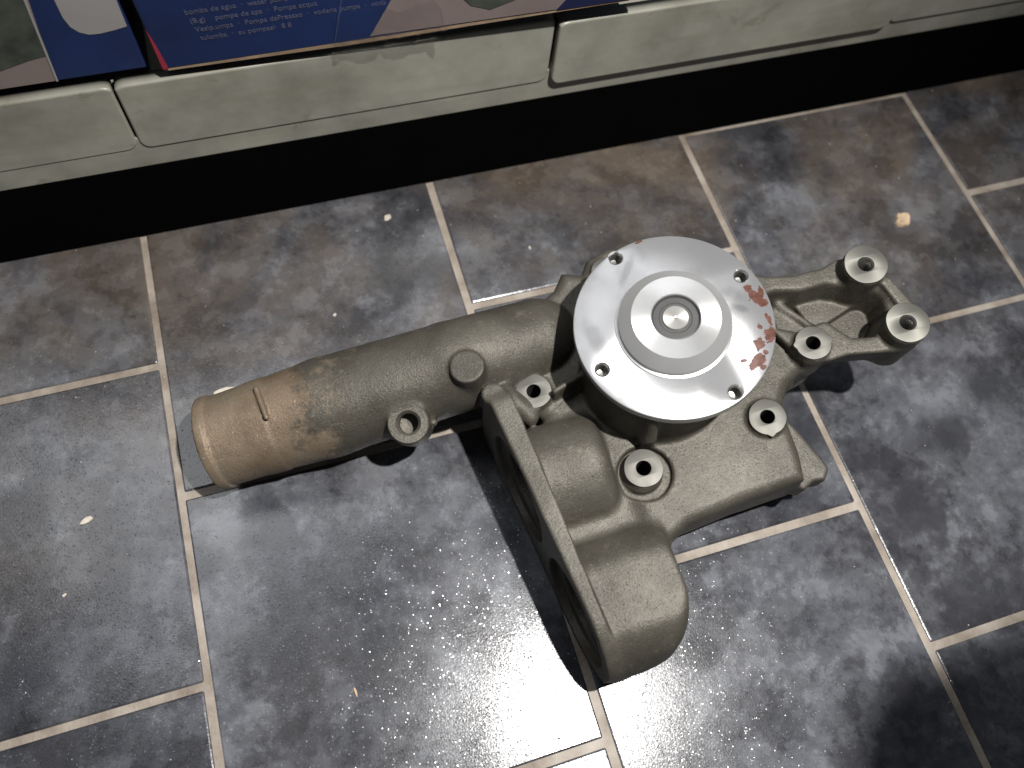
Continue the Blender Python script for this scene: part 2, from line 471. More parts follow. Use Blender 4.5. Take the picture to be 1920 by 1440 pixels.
def poly2(pts, x, y):
    pts = np.array(pts, float); n = len(pts)
    d = None; s = None
    for i in range(n):
        a = pts[i]; b = pts[i - 1]; e = b - a
        wx, wy = x - a[0], y - a[1]
        t = np.clip((wx * e[0] + wy * e[1]) / (e @ e), 0, 1)
        dd = (wx - e[0] * t) ** 2 + (wy - e[1] * t) ** 2
        d = dd if d is None else np.minimum(d, dd)
        c1 = y >= a[1]; c2 = y < b[1]; c3 = (e[0] * wy) > (e[1] * wx)
        flip = (c1 & c2 & c3) | (~c1 & ~c2 & ~c3)
        s = np.where(flip, -1.0, 1.0) * (1.0 if s is None else s)
    return s * np.sqrt(d)
def slab(pts, w0, w1, rnd=2.0, slope=(0, 0), taper=0.0):
    """outline extruded between w0 and w1; top may slope, walls may flare downwards"""
    def f(x, y, z):
        top = w1 + slope[0] * x + slope[1] * y
        d2 = poly2(pts, x, y) - taper * (top - z) + rnd
        dz = np.maximum(z - top, w0 - z) + rnd
        return np.minimum(np.maximum(d2, dz), 0) + np.sqrt(np.maximum(d2, 0) ** 2 + np.maximum(dz, 0) ** 2) - rnd
    return f

# deck of the volute housing
DECK = [(-108, 20), (-100, 32), (-72, 50), (-47, 61), (-39, 71), (-28, 66), (-22, 74), (-8, 78), (30, 66), (62, 34), (84, 20), (88, -28),
        (71, -32), (62, -37), (55, -46), (53, -56), (52, -75), (49, -91), (15, -92), (-20, -95), (-36, -103), (-42, -98),
        (-44, -66), (-60, -30), (-88, -4), (-106, 0)]
add(slab(DECK, -96, -45, 7), bb(-108, 90, -103, 78, -96, -45), 3)
# valley beside the two thermostat bores
add(slab([(-92, -20), (-55, -25), (-38, -60), (-34, -104), (-50, -112), (-92, -112)], -96, -49, 4), bb(-92, -34, -112, -20, -96, -53), 6)
# flank lug of the gasket plate
add(slab([(44, -46), (57, -51), (61, -57), (69, -81), (70, -86), (65, -92), (59, -91), (52, -94), (44, -88)], -84, -64, 2.0), bb(44, 70, -94, -46, -84, -64), 2)
# impeller ring below
add(rod((0, -4, -108), (0, -4, -80), 58, rnd=3), bb(-60, 60, -64, 56, -108, -80), 4)
# outlet pipe
add(rod((-261.5, 27.0, -43), (-224, 28, -43.5), 26.2, 27.5, rnd=0.3), bb(-263, -224, -2, 57, -72, -14), 0.5)
add(rod((-262, 27.0, -43), (-256, 27.0, -43), 27.5, rnd=1.2), bb(-264, -257, -3, 58, -71, -11), 0.8)
add(cone((-228, 28.0, -43.5), (-194, 28.6, -44), 27.2, 29.0), bb(-258, -160, -8, 64, -80, -8), 2)
add(cone((-194, 28.6, -44), (-118, 29.0, -41), 29.4, 26.6), bb(-226, -90, -8, 64, -80, -8), 1.5)
add(cone((-118, 29.0, -41), (-66, 34.5, -51), 27.0, 24.5), bb(-150, -28, -4, 62, -92, -12), 1.5)
# pad the pipe merges into
add(cone((-94, 20, -64), (-84, 4, -66), 13, 13), bb(-120, -60, -14, 52, -80, -30), 4)
# blank boss and hollow sensor boss on the pipe
add(rod((-110, 15.3, -32), (-110, 16.0, -13.0), 9.6, rnd=0.7), bb(-120, -100, 5, 25, -32, -12), 2.2)
add(rod((-150, 6, -50), (-149.6, -0.8, -26.8), 13.0, 11.6, rnd=1.0), bb(-166, -134, -14, 24, -52, -28), 3.5)
add(cone((-140, 2, -44), (-136.5, -2, -34.5), 3.5, 2.2), bb(-146, -130, -8, 10, -50, -28), 2)
# raised casting mark near the pipe end
add(cone((-224, 40, -16.6), (-220.5, 21, -13.6), 1.5, 1.7), bb(-230, -214, 18, 44, -24, -8), 0.8)
cut(cone((-221.8, 41, -15.2), (-218.4, 20.5, -12.6), 1.0, 1.1), bb(-230, -212, 16, 46, -24, -8), 0.8)
# shaft tower under the flange with a post and a web
add(rod((0, 0, -90), (0, 0, -9), 44, rnd=2), bb(-46, 46, -46, 46, -90, -9), 3)
add(rod((-10, -9, -92), (-8, -7, -10), 46.5, 38.5, rnd=2), bb(-58, 38, -57, 40, -92, -10), 2.5)
add(rod((-29.0, -49.5, -60), (-24.5, -41.5, -8), 4.2, rnd=0.5), bb(-36, -20, -58, -40, -80, -10), 2)
add(slab([(-69, -4.6), (-40, 3.6), (-40, 0.0), (-68, -7.4)], -60, -31, 1.2), bb(-69, -40, -8, 4, -60, -31), 2)
add(cone((-66, 8, -62), (-40, -24, -62), 12, 12), bb(-80, -28, -38, 20, -78, -48), 6)
# bolt boss columns
BOLTS = [(-78, 0.2, -39, 10.2), (-33.7, -59.7, -41.5, 10.7), (40.6, -52.9, -40.5, 10.3), (78.3, -22.3, -32.5, 9.9), (-15, 61, -42, 8.0)]
for (u, v, w, r) in BOLTS:
    add(rod((u, v, -58 if u > 70 else -92), (u, v, w - 1.2), r + 1.0, r + 0.1, rnd=0.8), bb(u - 13, u + 13, v - 13, v + 13, -92, w), 3.0)
cut(lambda x, y, z: np.maximum(np.maximum(11.4 - np.sqrt((x + 35) ** 2 + (y + 61) ** 2), np.sqrt((x + 33.5) ** 2 + (y + 62) ** 2) - 15.0), np.abs(z + 42) - 7.5),
    bb(-52, -16, -78, -44, -50, -36), 2.2)
# bearing of thermostat chambers
def plate_s(x, y, z): return ((x + 103) + 0.131 * (y + 18) + 0.12 * (-30 - z)) * 0.985
def plan2(x0, x1, y0, y1, r):
    def f(x, y):
        qx = np.abs(x - (x0 + x1) / 2) - (x1 - x0) / 2 + r; qy = np.abs(y - (y0 + y1) / 2) - (y1 - y0) / 2 + r
        return np.minimum(np.maximum(qx, qy), 0) + np.sqrt(np.maximum(qx, 0) ** 2 + np.maximum(qy, 0) ** 2) - r
    return f
def tomb(vc, wc, r, u0, u1, rend, flat=None, plan=None):
    def f(x, y, z):
        dy = y - vc; dz = np.maximum(z - wc, 0)
        d = np.sqrt(dy * dy + dz * dz) - r
        d = np.maximum(d, -94 - z)
        e = np.maximum(x - u1, u0 - x)
        d = smax(d, e, rend)
        d = smax(d, 3.0 - plate_s(x, y, z), 0.5)
        if plan is not None: d = smax(d, plan(x, y) - 0.05 * (-30 - z).clip(-10, 60), 7)
        if flat is not None:
            d = smax(d, (z - flat[0] - flat[1] * (y - vc)) / math.sqrt(1 + flat[1] ** 2), flat[2])
        return d
    return f
add(tomb(-47, -58, 31.0, -112, -50, 12), bb(-96, -50, -78, -16, -96, -28), 4)
add(tomb(-122.5, -60, 37.2, -112, -20, 4, (-26.5, -0.05, 2), plan2(-190, -36, -162, -40, 38)), bb(-100, -34, -162, -84, -96, -20), 4)
# mounting flange plate of the thermostat housing
def plate(x, y, z):
    s = plate_s(x, y, z)
    # outline in (v, w): long rounded rectangle
    vy = np.abs(y + 78.5) - 80.5; wz = np.abs(z + 58) - 36.0
    rr = np.where(y > -79, 9.0, 35.8)
    qx, qy = vy + rr, wz + rr
    d2 = np.minimum(np.maximum(qx, qy), 0) + np.sqrt(np.maximum(qx, 0) ** 2 + np.maximum(qy, 0) ** 2) - rr
    hh = np.clip(6.2 + 0.024 * (y + 18), 3.6, 6.2)
    ds = np.abs(s - hh) - hh
    a, b = d2 + 1.2, ds + 1.2
    return np.minimum(np.maximum(a, b), 0) + np.sqrt(np.maximum(a, 0) ** 2 + np.maximum(b, 0) ** 2) - 1.2
add(plate, bb(-118, -70, -162, 3, -96, -20), 1.6)
add(rod((-104, 1, -80), (-100.5, 1, -24.5), 6.5, rnd=1), bb(-110, -92, -7, 9, -80, -24), 2)
add(cone((-93, 3, -36), (-84, -12, -44), 5, 5), bb(-100, -76, -20, 10, -52, -28), 4)
for (vc, wc, r) in ((-46.5, -58.5, 32.0), (-120, -59.5, 30.6)):
    cut(lambda x, y, z: smax(np.sqrt((y - vc) ** 2 + (z - wc) ** 2) - r, plate_s(x, y, z) - 5.0, 0.5), bb(-124, -84, vc - r, vc + r, wc - r, wc + r), 0.8)
    cut(lambda x, y, z: smax(np.sqrt((y - vc) ** 2 + (z - wc) ** 2) - r * 0.79, plate_s(x, y, z) - 42.0, 6), bb(-124, -50, vc - r, vc + r, wc - r, wc + r), 1.5)
# accessory bracket on the right
BR = [(58, 34), (72, 26), (88, 22), (104, 21.5), (114, 24), (127, 20), (136, 9), (139.5, -3), (142, -20), (140, -33), (132, -40), (120, -39.5), (96, -34), (86, -34), (72, -31), (58, 0)]
add(slab(BR, -66, -37, 2.2, taper=-0.22), bb(58, 148, -42, 34, -78, -34), 2.5)
PK = [(60, 21), (74, 21.5), (88, 17), (104, 16.5), (116, 10), (131, 2), (135, -6), (133, -18), (124, -29), (116, -34), (98, -29.5), (90, -16), (74, -18), (60, -10)]
cut(slab(PK, -60, 20, 0.5, taper=-0.10), bb(60, 135, -34, 22, -60, -30), 3)
# stepped pocket floor: diagonal step and a ramp towards the flange
add(slab([(93, -9), (136, 3), (130, 14), (96, 16), (86, 14), (90, -2)], -64, -57.0, 1.0, slope=(0.02, 0.02)), bb(86, 136, -9, 16, -76, -55), 1.5)
add(slab([(56, 10), (76, 12), (88, -14), (84, -22), (56, -20)], -66, -50, 3), bb(56, 88, -22, 12, -76, -50), 3)
add(cone((76, 12, -50), (91, -12, -49), 2.0, 2.0), bb(70, 98, -18, 18, -58, -40), 4)
BRB = [(122, 10.7, -25, 12.0), (128.3, -29, -25, 11.8)]
for (u, v, w, r) in BRB:
    add(rod((u, v, -64), (u, v, w - 1.2), r - 0.6, r + 0.2, rnd=0.8), bb(u - 14, u + 14, v - 14, v + 14, -82, w), 3)
add(slab([(128, 4), (135.5, 2), (141, -20), (133, -20)], -62, -32, 1.5), bb(128, 146, -20, 4, -74, -31), 3)
# concave scallop between two bolt bosses
cut(rod((74, -50, -120), (74, -50, -20), 13.5, rnd=0), bb(56, 90, -68, -30, -110, -40), 3)
# machined seats and through holes
for (u, v, w, r) in BOLTS:
    cut(rod((u, v, -140), (u, v, 10), 4.9, rnd=0), bb(u - 6, u + 6, v - 6, v + 6, -118, w + 4), 0)
for (u, v, w, r) in BRB:
    cut(rod((u, v, -60), (u, v, 10), 5.4, rnd=0), bb(u - 6, u + 6, v - 6, v + 6, -60, w + 4), 0)
SB = (np.array((-150, 6, -50.0)), np.array((-149.6, -0.8, -26.8)))
sd = (SB[1] - SB[0]) / np.linalg.norm(SB[1] - SB[0])
cut(rod(SB[0] + sd * 2, SB[1] + sd * 6, 6.4, rnd=0), bb(-158, -142, -10, 14, -52, -24), 0.5)
# hollow pipe end
cut(rod((-280, 26.8, -43), (-200, 28, -43), 22.5, rnd=0), bb(-276, -200, 2, 52, -66, -16), 1)
# slight unevenness of sand casting
rng = np.random.RandomState(3)
nz = rng.rand(*(DIM // 9 + 3)).astype(np.float32) - 0.5
def upsample(a, dim, f):
    for ax in range(3):
        x = np.arange(dim[ax]) / f; i = x.astype(int); t = (x - i).astype(np.float32)
        t = t * t * (3 - 2 * t)
        sh = [1, 1, 1]; sh[ax] = -1; t = t.reshape(sh)
        a = np.take(a, i, axis=ax) * (1 - t) + np.take(a, i + 1, axis=ax) * t
    return a
D += upsample(nz, DIM, 9) * 0.45

# ---- surface nets
def surface_nets(D):
    ins = D < 0
    c = np.zeros(tuple(np.array(D.shape) - 1), np.uint8)
    for dx in (0, 1):
        for dy in (0, 1):
            for dz in (0, 1):
                c += ins[dx:D.shape[0] - 1 + dx, dy:D.shape[1] - 1 + dy, dz:D.shape[2] - 1 + dz]
    cells = np.argwhere((c > 0) & (c < 8))
    idx = -np.ones(c.shape, np.int32); idx[tuple(cells.T)] = np.arange(len(cells))
    acc = np.zeros((len(cells), 3)); cnt = np.zeros(len(cells))
    corners = [(0, 0, 0), (1, 0, 0), (0, 1, 0), (1, 1, 0), (0, 0, 1), (1, 0, 1), (0, 1, 1), (1, 1, 1)]
    vals = np.stack([D[cells[:, 0] + a, cells[:, 1] + b, cells[:, 2] + e] for a, b, e in corners], 1).astype(float)
    for i in range(8):
        for j in range(i + 1, 8):
            df = np.abs(np.array(corners[i]) - np.array(corners[j]))
            if df.sum() != 1: continue
            m = (vals[:, i] < 0) != (vals[:, j] < 0)
            t = vals[m, i] / (vals[m, i] - vals[m, j])
            acc[m] += np.array(corners[i]) + t[:, None] * (np.array(corners[j]) - np.array(corners[i])); cnt[m] += 1
    pos = cells + acc / cnt[:, None]
    quads = []
    for ax in range(3):
        o1, o2 = [(1, 2), (2, 0), (0, 1)][ax]
        a = [slice(None)] * 3; b = [slice(None)] * 3
        a[ax] = slice(0, -1); b[ax] = slice(1, None)
        e = np.argwhere(ins[tuple(a)] != ins[tuple(b)])
        ok = (e[:, o1] > 0) & (e[:, o2] > 0) & (e[:, o1] < c.shape[o1]) & (e[:, o2] < c.shape[o2]) & (e[:, ax] < c.shape[ax])
        e = e[ok]
        def id_(d1, d2):
            q = e.copy(); q[:, o1] -= d1; q[:, o2] -= d2; return idx[tuple(q.T)]
        q = np.stack([id_(1, 1), id_(0, 1), id_(0, 0), id_(1, 0)], 1)
        sgn = ins[tuple(e.T)]
        q[~sgn] = q[~sgn][:, ::-1]
        quads.append(q)
    return pos, np.concatenate(quads)
def sample(F, p):
    i = np.clip(p.astype(int), 0, np.array(F.shape) - 2); t = p - i; r = 0
    for a in (0, 1):
        for b in (0, 1):
            for e in (0, 1):
                wt = (t[:, 0] if a else 1 - t[:, 0]) * (t[:, 1] if b else 1 - t[:, 1]) * (t[:, 2] if e else 1 - t[:, 2])
                r = r + wt * F[i[:, 0] + a, i[:, 1] + b, i[:, 2] + e]
    return r
def grad(p, h=0.7):
    g = np.stack([sample(D, p + h * np.eye(3)[k]) - sample(D, p - h * np.eye(3)[k]) for k in range(3)], 1)
    return g
pos, quads = surface_nets(D)
for _ in range(2):
    g = grad(pos) / 1.4
    pos = pos - 0.7 * (sample(D, pos) / np.maximum((g * g).sum(1), 0.05))[:, None].clip(-0.5, 0.5) * g
nor = grad(pos, 0.9); nor /= np.maximum(np.linalg.norm(nor, axis=1), 1e-6)[:, None]
loc = pos * H + LO
fc = loc[quads].mean(1)
x, y, z = fc.T
part = np.zeros(len(fc), int)
part[(x < -118)] = 1
ps = plate_s(x, y, z)
th = ((x < -44) & (y < -16) & (y + 30 < (-(x + 44)) * 1.1 + 16)) | ((y < -84) & (x < -33))
th &= ~((np.hypot(x + 35, y + 61) < 15))
part[th & (x > -122)] = 2
part[(ps > -1.5) & (ps < 13.6) & (y < 7) & (x < -76) & (z > -97) & ((y < -8) | (x < -96))] = 3
part[(x > 86) | ((x > 68) & (y > -14))] = 4
names = ["pump_body", "outlet_pipe", "thermostat_housing", "housing_flange", "accessory_bracket"]
mats = [M_CAST, M_CASTP, M_CAST, M_CAST, M_CAST]
for k, nm in enumerate(names):
    f = quads[part == k]
    used, inv = np.unique(f, return_inverse=True); f = inv.reshape(-1, 4)
    me = bpy.data.meshes.new(nm)
    co = loc[used] * 0.001; co[:, 2] -= BASE
    me.vertices.add(len(used)); me.vertices.foreach_set('co', co.astype(np.float32).ravel())
    me.loops.add(f.size); me.loops.foreach_set('vertex_index', f.astype(np.int32).ravel())
    me.polygons.add(len(f)); me.polygons.foreach_set('loop_start', (np.arange(len(f)) * 4).astype(np.int32))
    me.update(); me.validate()
    me.polygons.foreach_set('use_smooth', [True] * len(me.polygons))
    me.normals_split_custom_set_from_vertices(nor[used].tolist())
    link(nm, me, mats[k], pump)

# ---- machined parts
holes = [(-16, 46.3), (43.6, 15.3), (-43.6, -12.6), (16.4, -44.6)]
def disc_with_holes(R_, hs, rh, z0, z1, b, name, inner):
    bm = bmesh.new(); n = 192; m = 40
    def ring(cx, cy, r, z, k): return [bm.verts.new((cx + r * math.cos(2 * math.pi * i / k), cy + r * math.sin(2 * math.pi * i / k), z)) for i in range(k)]
    def strip(a, c):
        k = len(a)
        for i in range(k): bm.faces.new((a[i], a[(i + 1) % k], c[(i + 1) % k], c[i]))
    rim = [ring(0, 0, r, z, n) for r, z in ((R_ - b, z1), (R_ - b * .3, z1 - b * .3), (R_, z1 - b), (R_, z0 + b), (R_ - b * .3, z0 + b * .3), (R_ - b, z0))]
    for p_, q_ in zip(rim, rim[1:]): strip(p_, q_)
    top, bot = [rim[0]], [rim[-1]]
    for hx, hy in hs:
        hr = [ring(hx, hy, r, z, m) for r, z in ((rh + b, z1), (rh, z1 - b), (rh, z0 + b), (rh + b, z0))]
        for p_, q_ in zip(hr, hr[1:]): strip(p_, q_)
        top.append(hr[0]); bot.append(hr[-1])
    ir = [ring(0, 0, inner, z, n) for z in (z1, z0)]
    strip(*ir); top.append(ir[0]); bot.append(ir[1])
    for loops in (top, bot):
        es = [bm.edges.get((l_[i], l_[(i + 1) % len(l_)])) for l_ in loops for i in range(len(l_))]
        bmesh.ops.triangle_fill(bm, edges=es, use_beauty=True)
    bmesh.ops.recalc_face_normals(bm, faces=bm.faces)
    for f in bm.faces: f.smooth = True
    for e in bm.edges:
        if len(e.link_faces) == 2 and e.calc_face_angle(0) > math.radians(25): e.smooth = False
    return mesh_from(bm, name)
me = disc_with_holes(0.0525, [(a * .001, b * .001) for a, b in holes], 0.0037, -0.0062, 0.0, 0.0005, "pulley_flange", 0.027)
fl = link("pulley_flange", me, M_FLANGE, pump, P(0, 0, 0))
fl['label'] = "bright turned steel disc with reddish smears at its right edge"
for a, b in holes:     # threaded bores seen through the flange
    me = lathe([(0.0037, -0.0005), (0.0030, -0.0014)] + [(0.0030 + 0.0003 * (i % 2), -0.0014 - 0.0006 * i) for i in range(1, 12)] + [(0.0, -0.0086)], 32, "threaded_hole")
    link("threaded_hole", me, M_THREAD, pump, P(a, b, 0))
hub = link("hub", lathe([(0.0305, -0.001), (0.0305, 0.0009), (0.0292, 0.0012), (0.0292, 0.0042), (0.0288, 0.0046), (0.0234, 0.0095), (0.0230, 0.0098),
                         (0.0130, 0.0099), (0.0125, 0.0095), (0.0125, 0.002)], 160, "hub", 12), M_HUB, pump, P(0, 0, 0))
link("seal_ring", lathe([(0.0124, 0.0078), (0.0114, 0.0082), (0.0086, 0.0082), (0.0082, 0.0079), (0.0069, 0.0079)], 96, "seal_ring", 12), M_SEAL, hub)
link("shaft_end", lathe([(0.0069, 0.002), (0.0069, 0.0083), (0.0065, 0.0087), (0.0010, 0.0087), (0.0, 0.0083)], 96, "shaft_end", 12), M_SHAFT, hub)

def boss_ring(u, v, w, r, rh, ang, nub, mat, thread=False, name="bolt_boss", ang2=None):
    pts = []
    for i in range(96):
        a = 2 * math.pi * i / 96
        d = abs((a - math.radians(ang) + math.pi) % (2 * math.pi) - math.pi)
        rr = r + nub * max(0, 1 - d / 0.24)
        if ang2 is not None:
            d = abs((a - math.radians(ang2) + math.pi) % (2 * math.pi) - math.pi); rr += nub * max(0, 1 - d / 0.24)
        rr += 0.10 * math.sin(3 * a + u) + 0.06 * math.sin(7 * a + v)
        pts.append((rr * .001 * math.cos(a), rr * .001 * math.sin(a)))
    me = plate_with_holes(pts, [circ(rh * .001, 40)], -0.0024, 0.0, 0.00035, name)
    o = link(name, me, mat, pump, P(u, v, w))
    h = [(rh * .001, -0.0004)]
    if thread:
        h += [((rh - 0.5 + 0.45 * (i % 2)) * .001, -0.0012 - 0.0005 * i) for i in range(0, 44)] + [(0, -0.0235)]
        link("threaded_hole", lathe(h, 40, "threaded_hole"), M_THREAD, o)
    else:
        h += [(rh * .001, -0.055)]
        link("bore", lathe(h, 40, "bore"), M_HOLE, o)
    return o
tips = [(222, 2.0, None), (110, 0.0, None), (262, 1.6, None), (170, 1.5, -4), (90, 0.0, None)]
for (u, v, w, r), (a, nb, a2) in zip(BOLTS, tips):
    boss_ring(u, v, w, r, 4.1 if r > 10.3 else 3.95, a, nb, M_BOSS, ang2=a2)
for (u, v, w, r) in BRB:
    boss_ring(u, v, w, r, 4.5, 0, 0, M_BOSS2, True, "bracket_boss")
# sensor boss face
me = lathe([(0.0113, -0.0018), (0.0113, -0.0005), (0.0108, 0.0), (0.0070, 0.0), (0.0055, -0.0016), (0.0055, -0.013), (0.0, -0.014)], 64, "sensor_boss")
sb = link("sensor_boss", me, M_CAST, pump, P(*(SB[1] + sd * 0.7)))
sb.rotation_euler = Vector(sd).to_track_quat('Z', 'Y').to_euler()

# ================================================================ SHELF
shelf = empty("shop_shelf", (0.28, 0.30, 0.0))
tag(shelf, "low cream metal shop shelf with plinth blackened for the shade under it along the top of the floor", "shelf")
def at(o, off=(0.28, 0.30, 0.0)):
    o.location = (-off[0], -off[1], -off[2]); return o
at(link("plinth", mesh_from(box_bm(-0.75, 1.3, 0.2502, 0.275, 0.0, 0.0654), "plinth"), M_BLACK, shelf))
bm = box_bm(-0.75, 1.3, 0.2500, 0.262, 0.0655, 0.090, 0.0010, 2)
at(link("base_rail", mesh_from(bm, "base_rail"), M_SHELF, shelf))
at(link("shelf_board", mesh_from(box_bm(-0.75, 1.3, 0.2585, 0.62, 0.116, 0.124), "shelf_board"), M_SHELF, shelf))
def panel_mesh(x0, x1, lean=0.0):
    bm = bmesh.new()
    r = 0.0065; pts = []
    z0, z1 = 0.0815, 0.1305
    for cx, cz, a0 in ((x1 - r, z1 - r * .45, 0), (x0 + r, z1 - r * .45, 90), (x0 + r, z0 + r, 180), (x1 - r, z0 + r, 270)):
        rz = r * .45 if cz > 0.11 else r
        for i in range(7):
            a = math.radians(a0 + 15 * i)
            pts.append((cx + r * math.cos(a), cz + rz * math.sin(a)))
    f = bm.faces.new([bm.verts.new((px, 0.2488 + lean * (px - x0) / (x1 - x0), pz)) for px, pz in pts])
    ex = bmesh.ops.extrude_face_region(bm, geom=[f])
    for g_ in ex['geom']:
        if isinstance(g_, bmesh.types.BMVert): g_.co.y += 0.0085
    bmesh.ops.recalc_face_normals(bm, faces=bm.faces)
    es = [e for e in bm.edges if all(abs(v_.co.y - 0.2488) < abs(lean) + 1e-3 for v_ in e.verts)]
    bmesh.ops.bevel(bm, geom=es, offset=0.0016, segments=4, affect='EDGES', profile=0.5)
    return mesh_from(bm, "front_panel", True)
def weighted(o):
    md = o.modifiers.new("normals", 'WEIGHTED_NORMAL'); md.weight = 100; md.keep_sharp = True; return o
for i, x0 in enumerate([-0.4844, -0.2294, 0.0256, 0.2806, 0.5356, 0.7906]):
    o = at(link("front_panel", panel_mesh(x0, x0 + 0.2536, 0.0), M_SHELF, shelf))
    weighted(o)
    o.location.y += [0, 0.0004, 0.0, -0.0040, -0.0010, 0][i]
    o.location.z += [0, 0, 0, 0.0, 0.0008, 0][i]

# ================================================================ CARTONS
def carton(name, label, x0, x1, y0, z0, h, depth, mat, group="cartons on the shelf"):
    e = empty(name, ((x0 + x1) / 2, y0 + depth / 2, z0)); carton.last = e
    tag(e, label, "box", group)
    def put(nm, me, m):
        o = link(nm, me, m, e); o.location = tuple(-c for c in e.location); return o
    put("carton_body", mesh_from(box_bm(x0, x1, y0, y0 + depth, z0, z0 + h, 0.0012, 2), "carton_body"), mat)
    return put
def flat(pts, y, t=0.0004):
    bm = bmesh.new()
    f = bm.faces.new([bm.verts.new((a, y, b)) for a, b in pts])
    ex = bmesh.ops.extrude_face_region(bm, geom=[f])
    for g_ in ex['geom']:
        if isinstance(g_, bmesh.types.BMVert): g_.co.y += t
    bmesh.ops.recalc_face_normals(bm, faces=bm.faces)
    return mesh_from(bm, "print")
Y1, Y2 = 0.2560, 0.2465
put = carton("product_carton", "blue carton with dark product picture and grey rounded patch, left end of the shelf", -0.150, 0.0452, Y1, 0.1335, 0.125, 0.12, M_BLUE)
put("product_picture", flat([(-0.149, 0.1345), (-0.0010, 0.1345), (0.0085, 0.2), (0.012, 0.25), (-0.149, 0.25)], Y1 - 0.0004), M_PINK)
put("product_picture", flat([(-0.149, 0.150), (-0.05, 0.142), (-0.030, 0.1445), (-0.018, 0.1475), (-0.008, 0.1500), (0.0022, 0.1515), (0.0070, 0.2), (0.0105, 0.24), (-0.149, 0.24)], Y1 - 0.0008), M_OLIVEP)
put("white_line", flat([(-0.0010, 0.1345), (0.0000, 0.1345), (0.0128, 0.25), (0.0115, 0.25)], Y1 - 0.0010), M_GREYP)
put("grey_patch", flat([(0.0185, 0.25), (0.0170, 0.1720), (0.0182, 0.1660), (0.0210, 0.1622), (0.0250, 0.1600), (0.0300, 0.1597), (0.0370, 0.1605), (0.0440, 0.1618), (0.0447, 0.20), (0.0447, 0.25)], Y1 - 0.0004), M_GREYP)

put = carton("product_carton", "long blue carton with faint white lettering overhanging the shelf edge", 0.0541, 0.325, Y2, 0.1392, 0.13, 0.13, M_BLUE)
put("product_picture", flat([(0.166, 0.1415), (0.2735, 0.1405), (0.2860, 0.155), (0.2900, 0.26), (0.190, 0.26), (0.181, 0.165)], Y2 - 0.0004), M_PINK)
put("product_picture", flat([(0.216, 0.26), (0.2180, 0.1580), (0.2230, 0.1520), (0.2300, 0.1492), (0.2340, 0.1475), (0.2410, 0.1495), (0.2480, 0.1515), (0.2560, 0.1590), (0.262, 0.26)], Y2 - 0.0008), M_OLIVEP)
put("navy_band", flat([(0.2737, 0.1398), (0.3245, 0.1398), (0.3245, 0.265), (0.2904, 0.265), (0.2864, 0.155)], Y2 - 0.0004), M_NAVY)
put("red_edge", flat([(0.0543, 0.1400), (0.0572, 0.1400), (0.0560, 0.1560), (0.0545, 0.1660)], Y2 - 0.0006), M_RED)
put("carton_flap", flat([(0.0550, 0.1381), (0.150, 0.1368), (0.318, 0.1381), (0.318, 0.1396), (0.0550, 0.1396)], Y2 + 0.0004, 0.004), M_BROWN)
put("crease", flat([(0.1462, 0.1412), (0.1466, 0.1412), (0.1546, 0.170), (0.1542, 0.170)], Y2 - 0.0005), M_WHITE)
for i, (txt, x, z) in enumerate([("(B.g)    pompe de apa  \u00b7  Pompa acqua", 0.0765, 0.1660), ("Vesip.umpa  \u00b7  Pompa daPressao  \u00b7  vodena pumpa  \u00b7  voda", 0.0775, 0.1605),
                                  ("tulumba  \u00b7  su pompasi\u00b7  8 8", 0.0785, 0.1550), ("bomba de agua  \u00b7  water pump", 0.0755, 0.1715)]):
    cu = bpy.data.curves.new("lettering", 'FONT'); cu.body = txt; cu.size = 0.0042; cu.extrude = 0.0001
    o = bpy.data.objects.new("tmp", cu); COL.objects.link(o); bpy.context.view_layer.update()
    me = bpy.data.meshes.new_from_object(o.evaluated_get(bpy.context.evaluated_depsgraph_get())); bpy.data.objects.remove(o)
    me.transform(Matrix.Translation((x, Y2 - 0.0003, z)) @ Matrix.Rotation(math.radians(90), 4, 'X')); me.name = "lettering"
    put("lettering", me, M_WHITE)

lc = carton.last
piv = Vector((0.0541, Y2, 0.1392))
rot = Matrix.Rotation(math.radians(-2.3), 4, 'Z') @ Matrix.Rotation(math.radians(-2.1), 4, 'Y')
lc.matrix_world = Matrix.Translation(piv) @ rot @ Matrix.Translation(-piv) @ Matrix.Translation(lc.location)

# crumpled film hanging under the long carton
rnd = random.Random(5)
bm = bmesh.new(); nx, nz_ = 22, 6; gv = []
for i in range(nx + 1):
    col_ = []
    for j in range(nz_ + 1):
        a = i / nx; b = j / nz_
        col_.append(bm.verts.new((0.148 + 0.060 * a + rnd.uniform(-.0008, .0008), Y2 - 0.0018 - rnd.uniform(0, .0028) * (1 - b * .6),
                                  0.1365 + 0.002 * math.sin(a * 17) + rnd.uniform(-.001, .001) + 0.024 * b)))
    gv.append(col_)
for i in range(nx):
    for j in range(nz_):
        bm.faces.new((gv[i][j], gv[i + 1][j], gv[i + 1][j + 1], gv[i][j + 1]))
ft = NT("clear_film"); ft.set(Base_Color=(0.9, 0.9, 0.92), Roughness=0.15, Transmission_Weight=1.0, IOR=1.12, Alpha=0.35)
film = link("plastic_film", mesh_from(bm, "plastic_film"), ft.m)
film.matrix_world = Matrix.Translation(piv) @ rot @ Matrix.Translation(-piv)
tag(film, "crumpled clear plastic film clinging to the lower edge of the long blue carton", "plastic film")

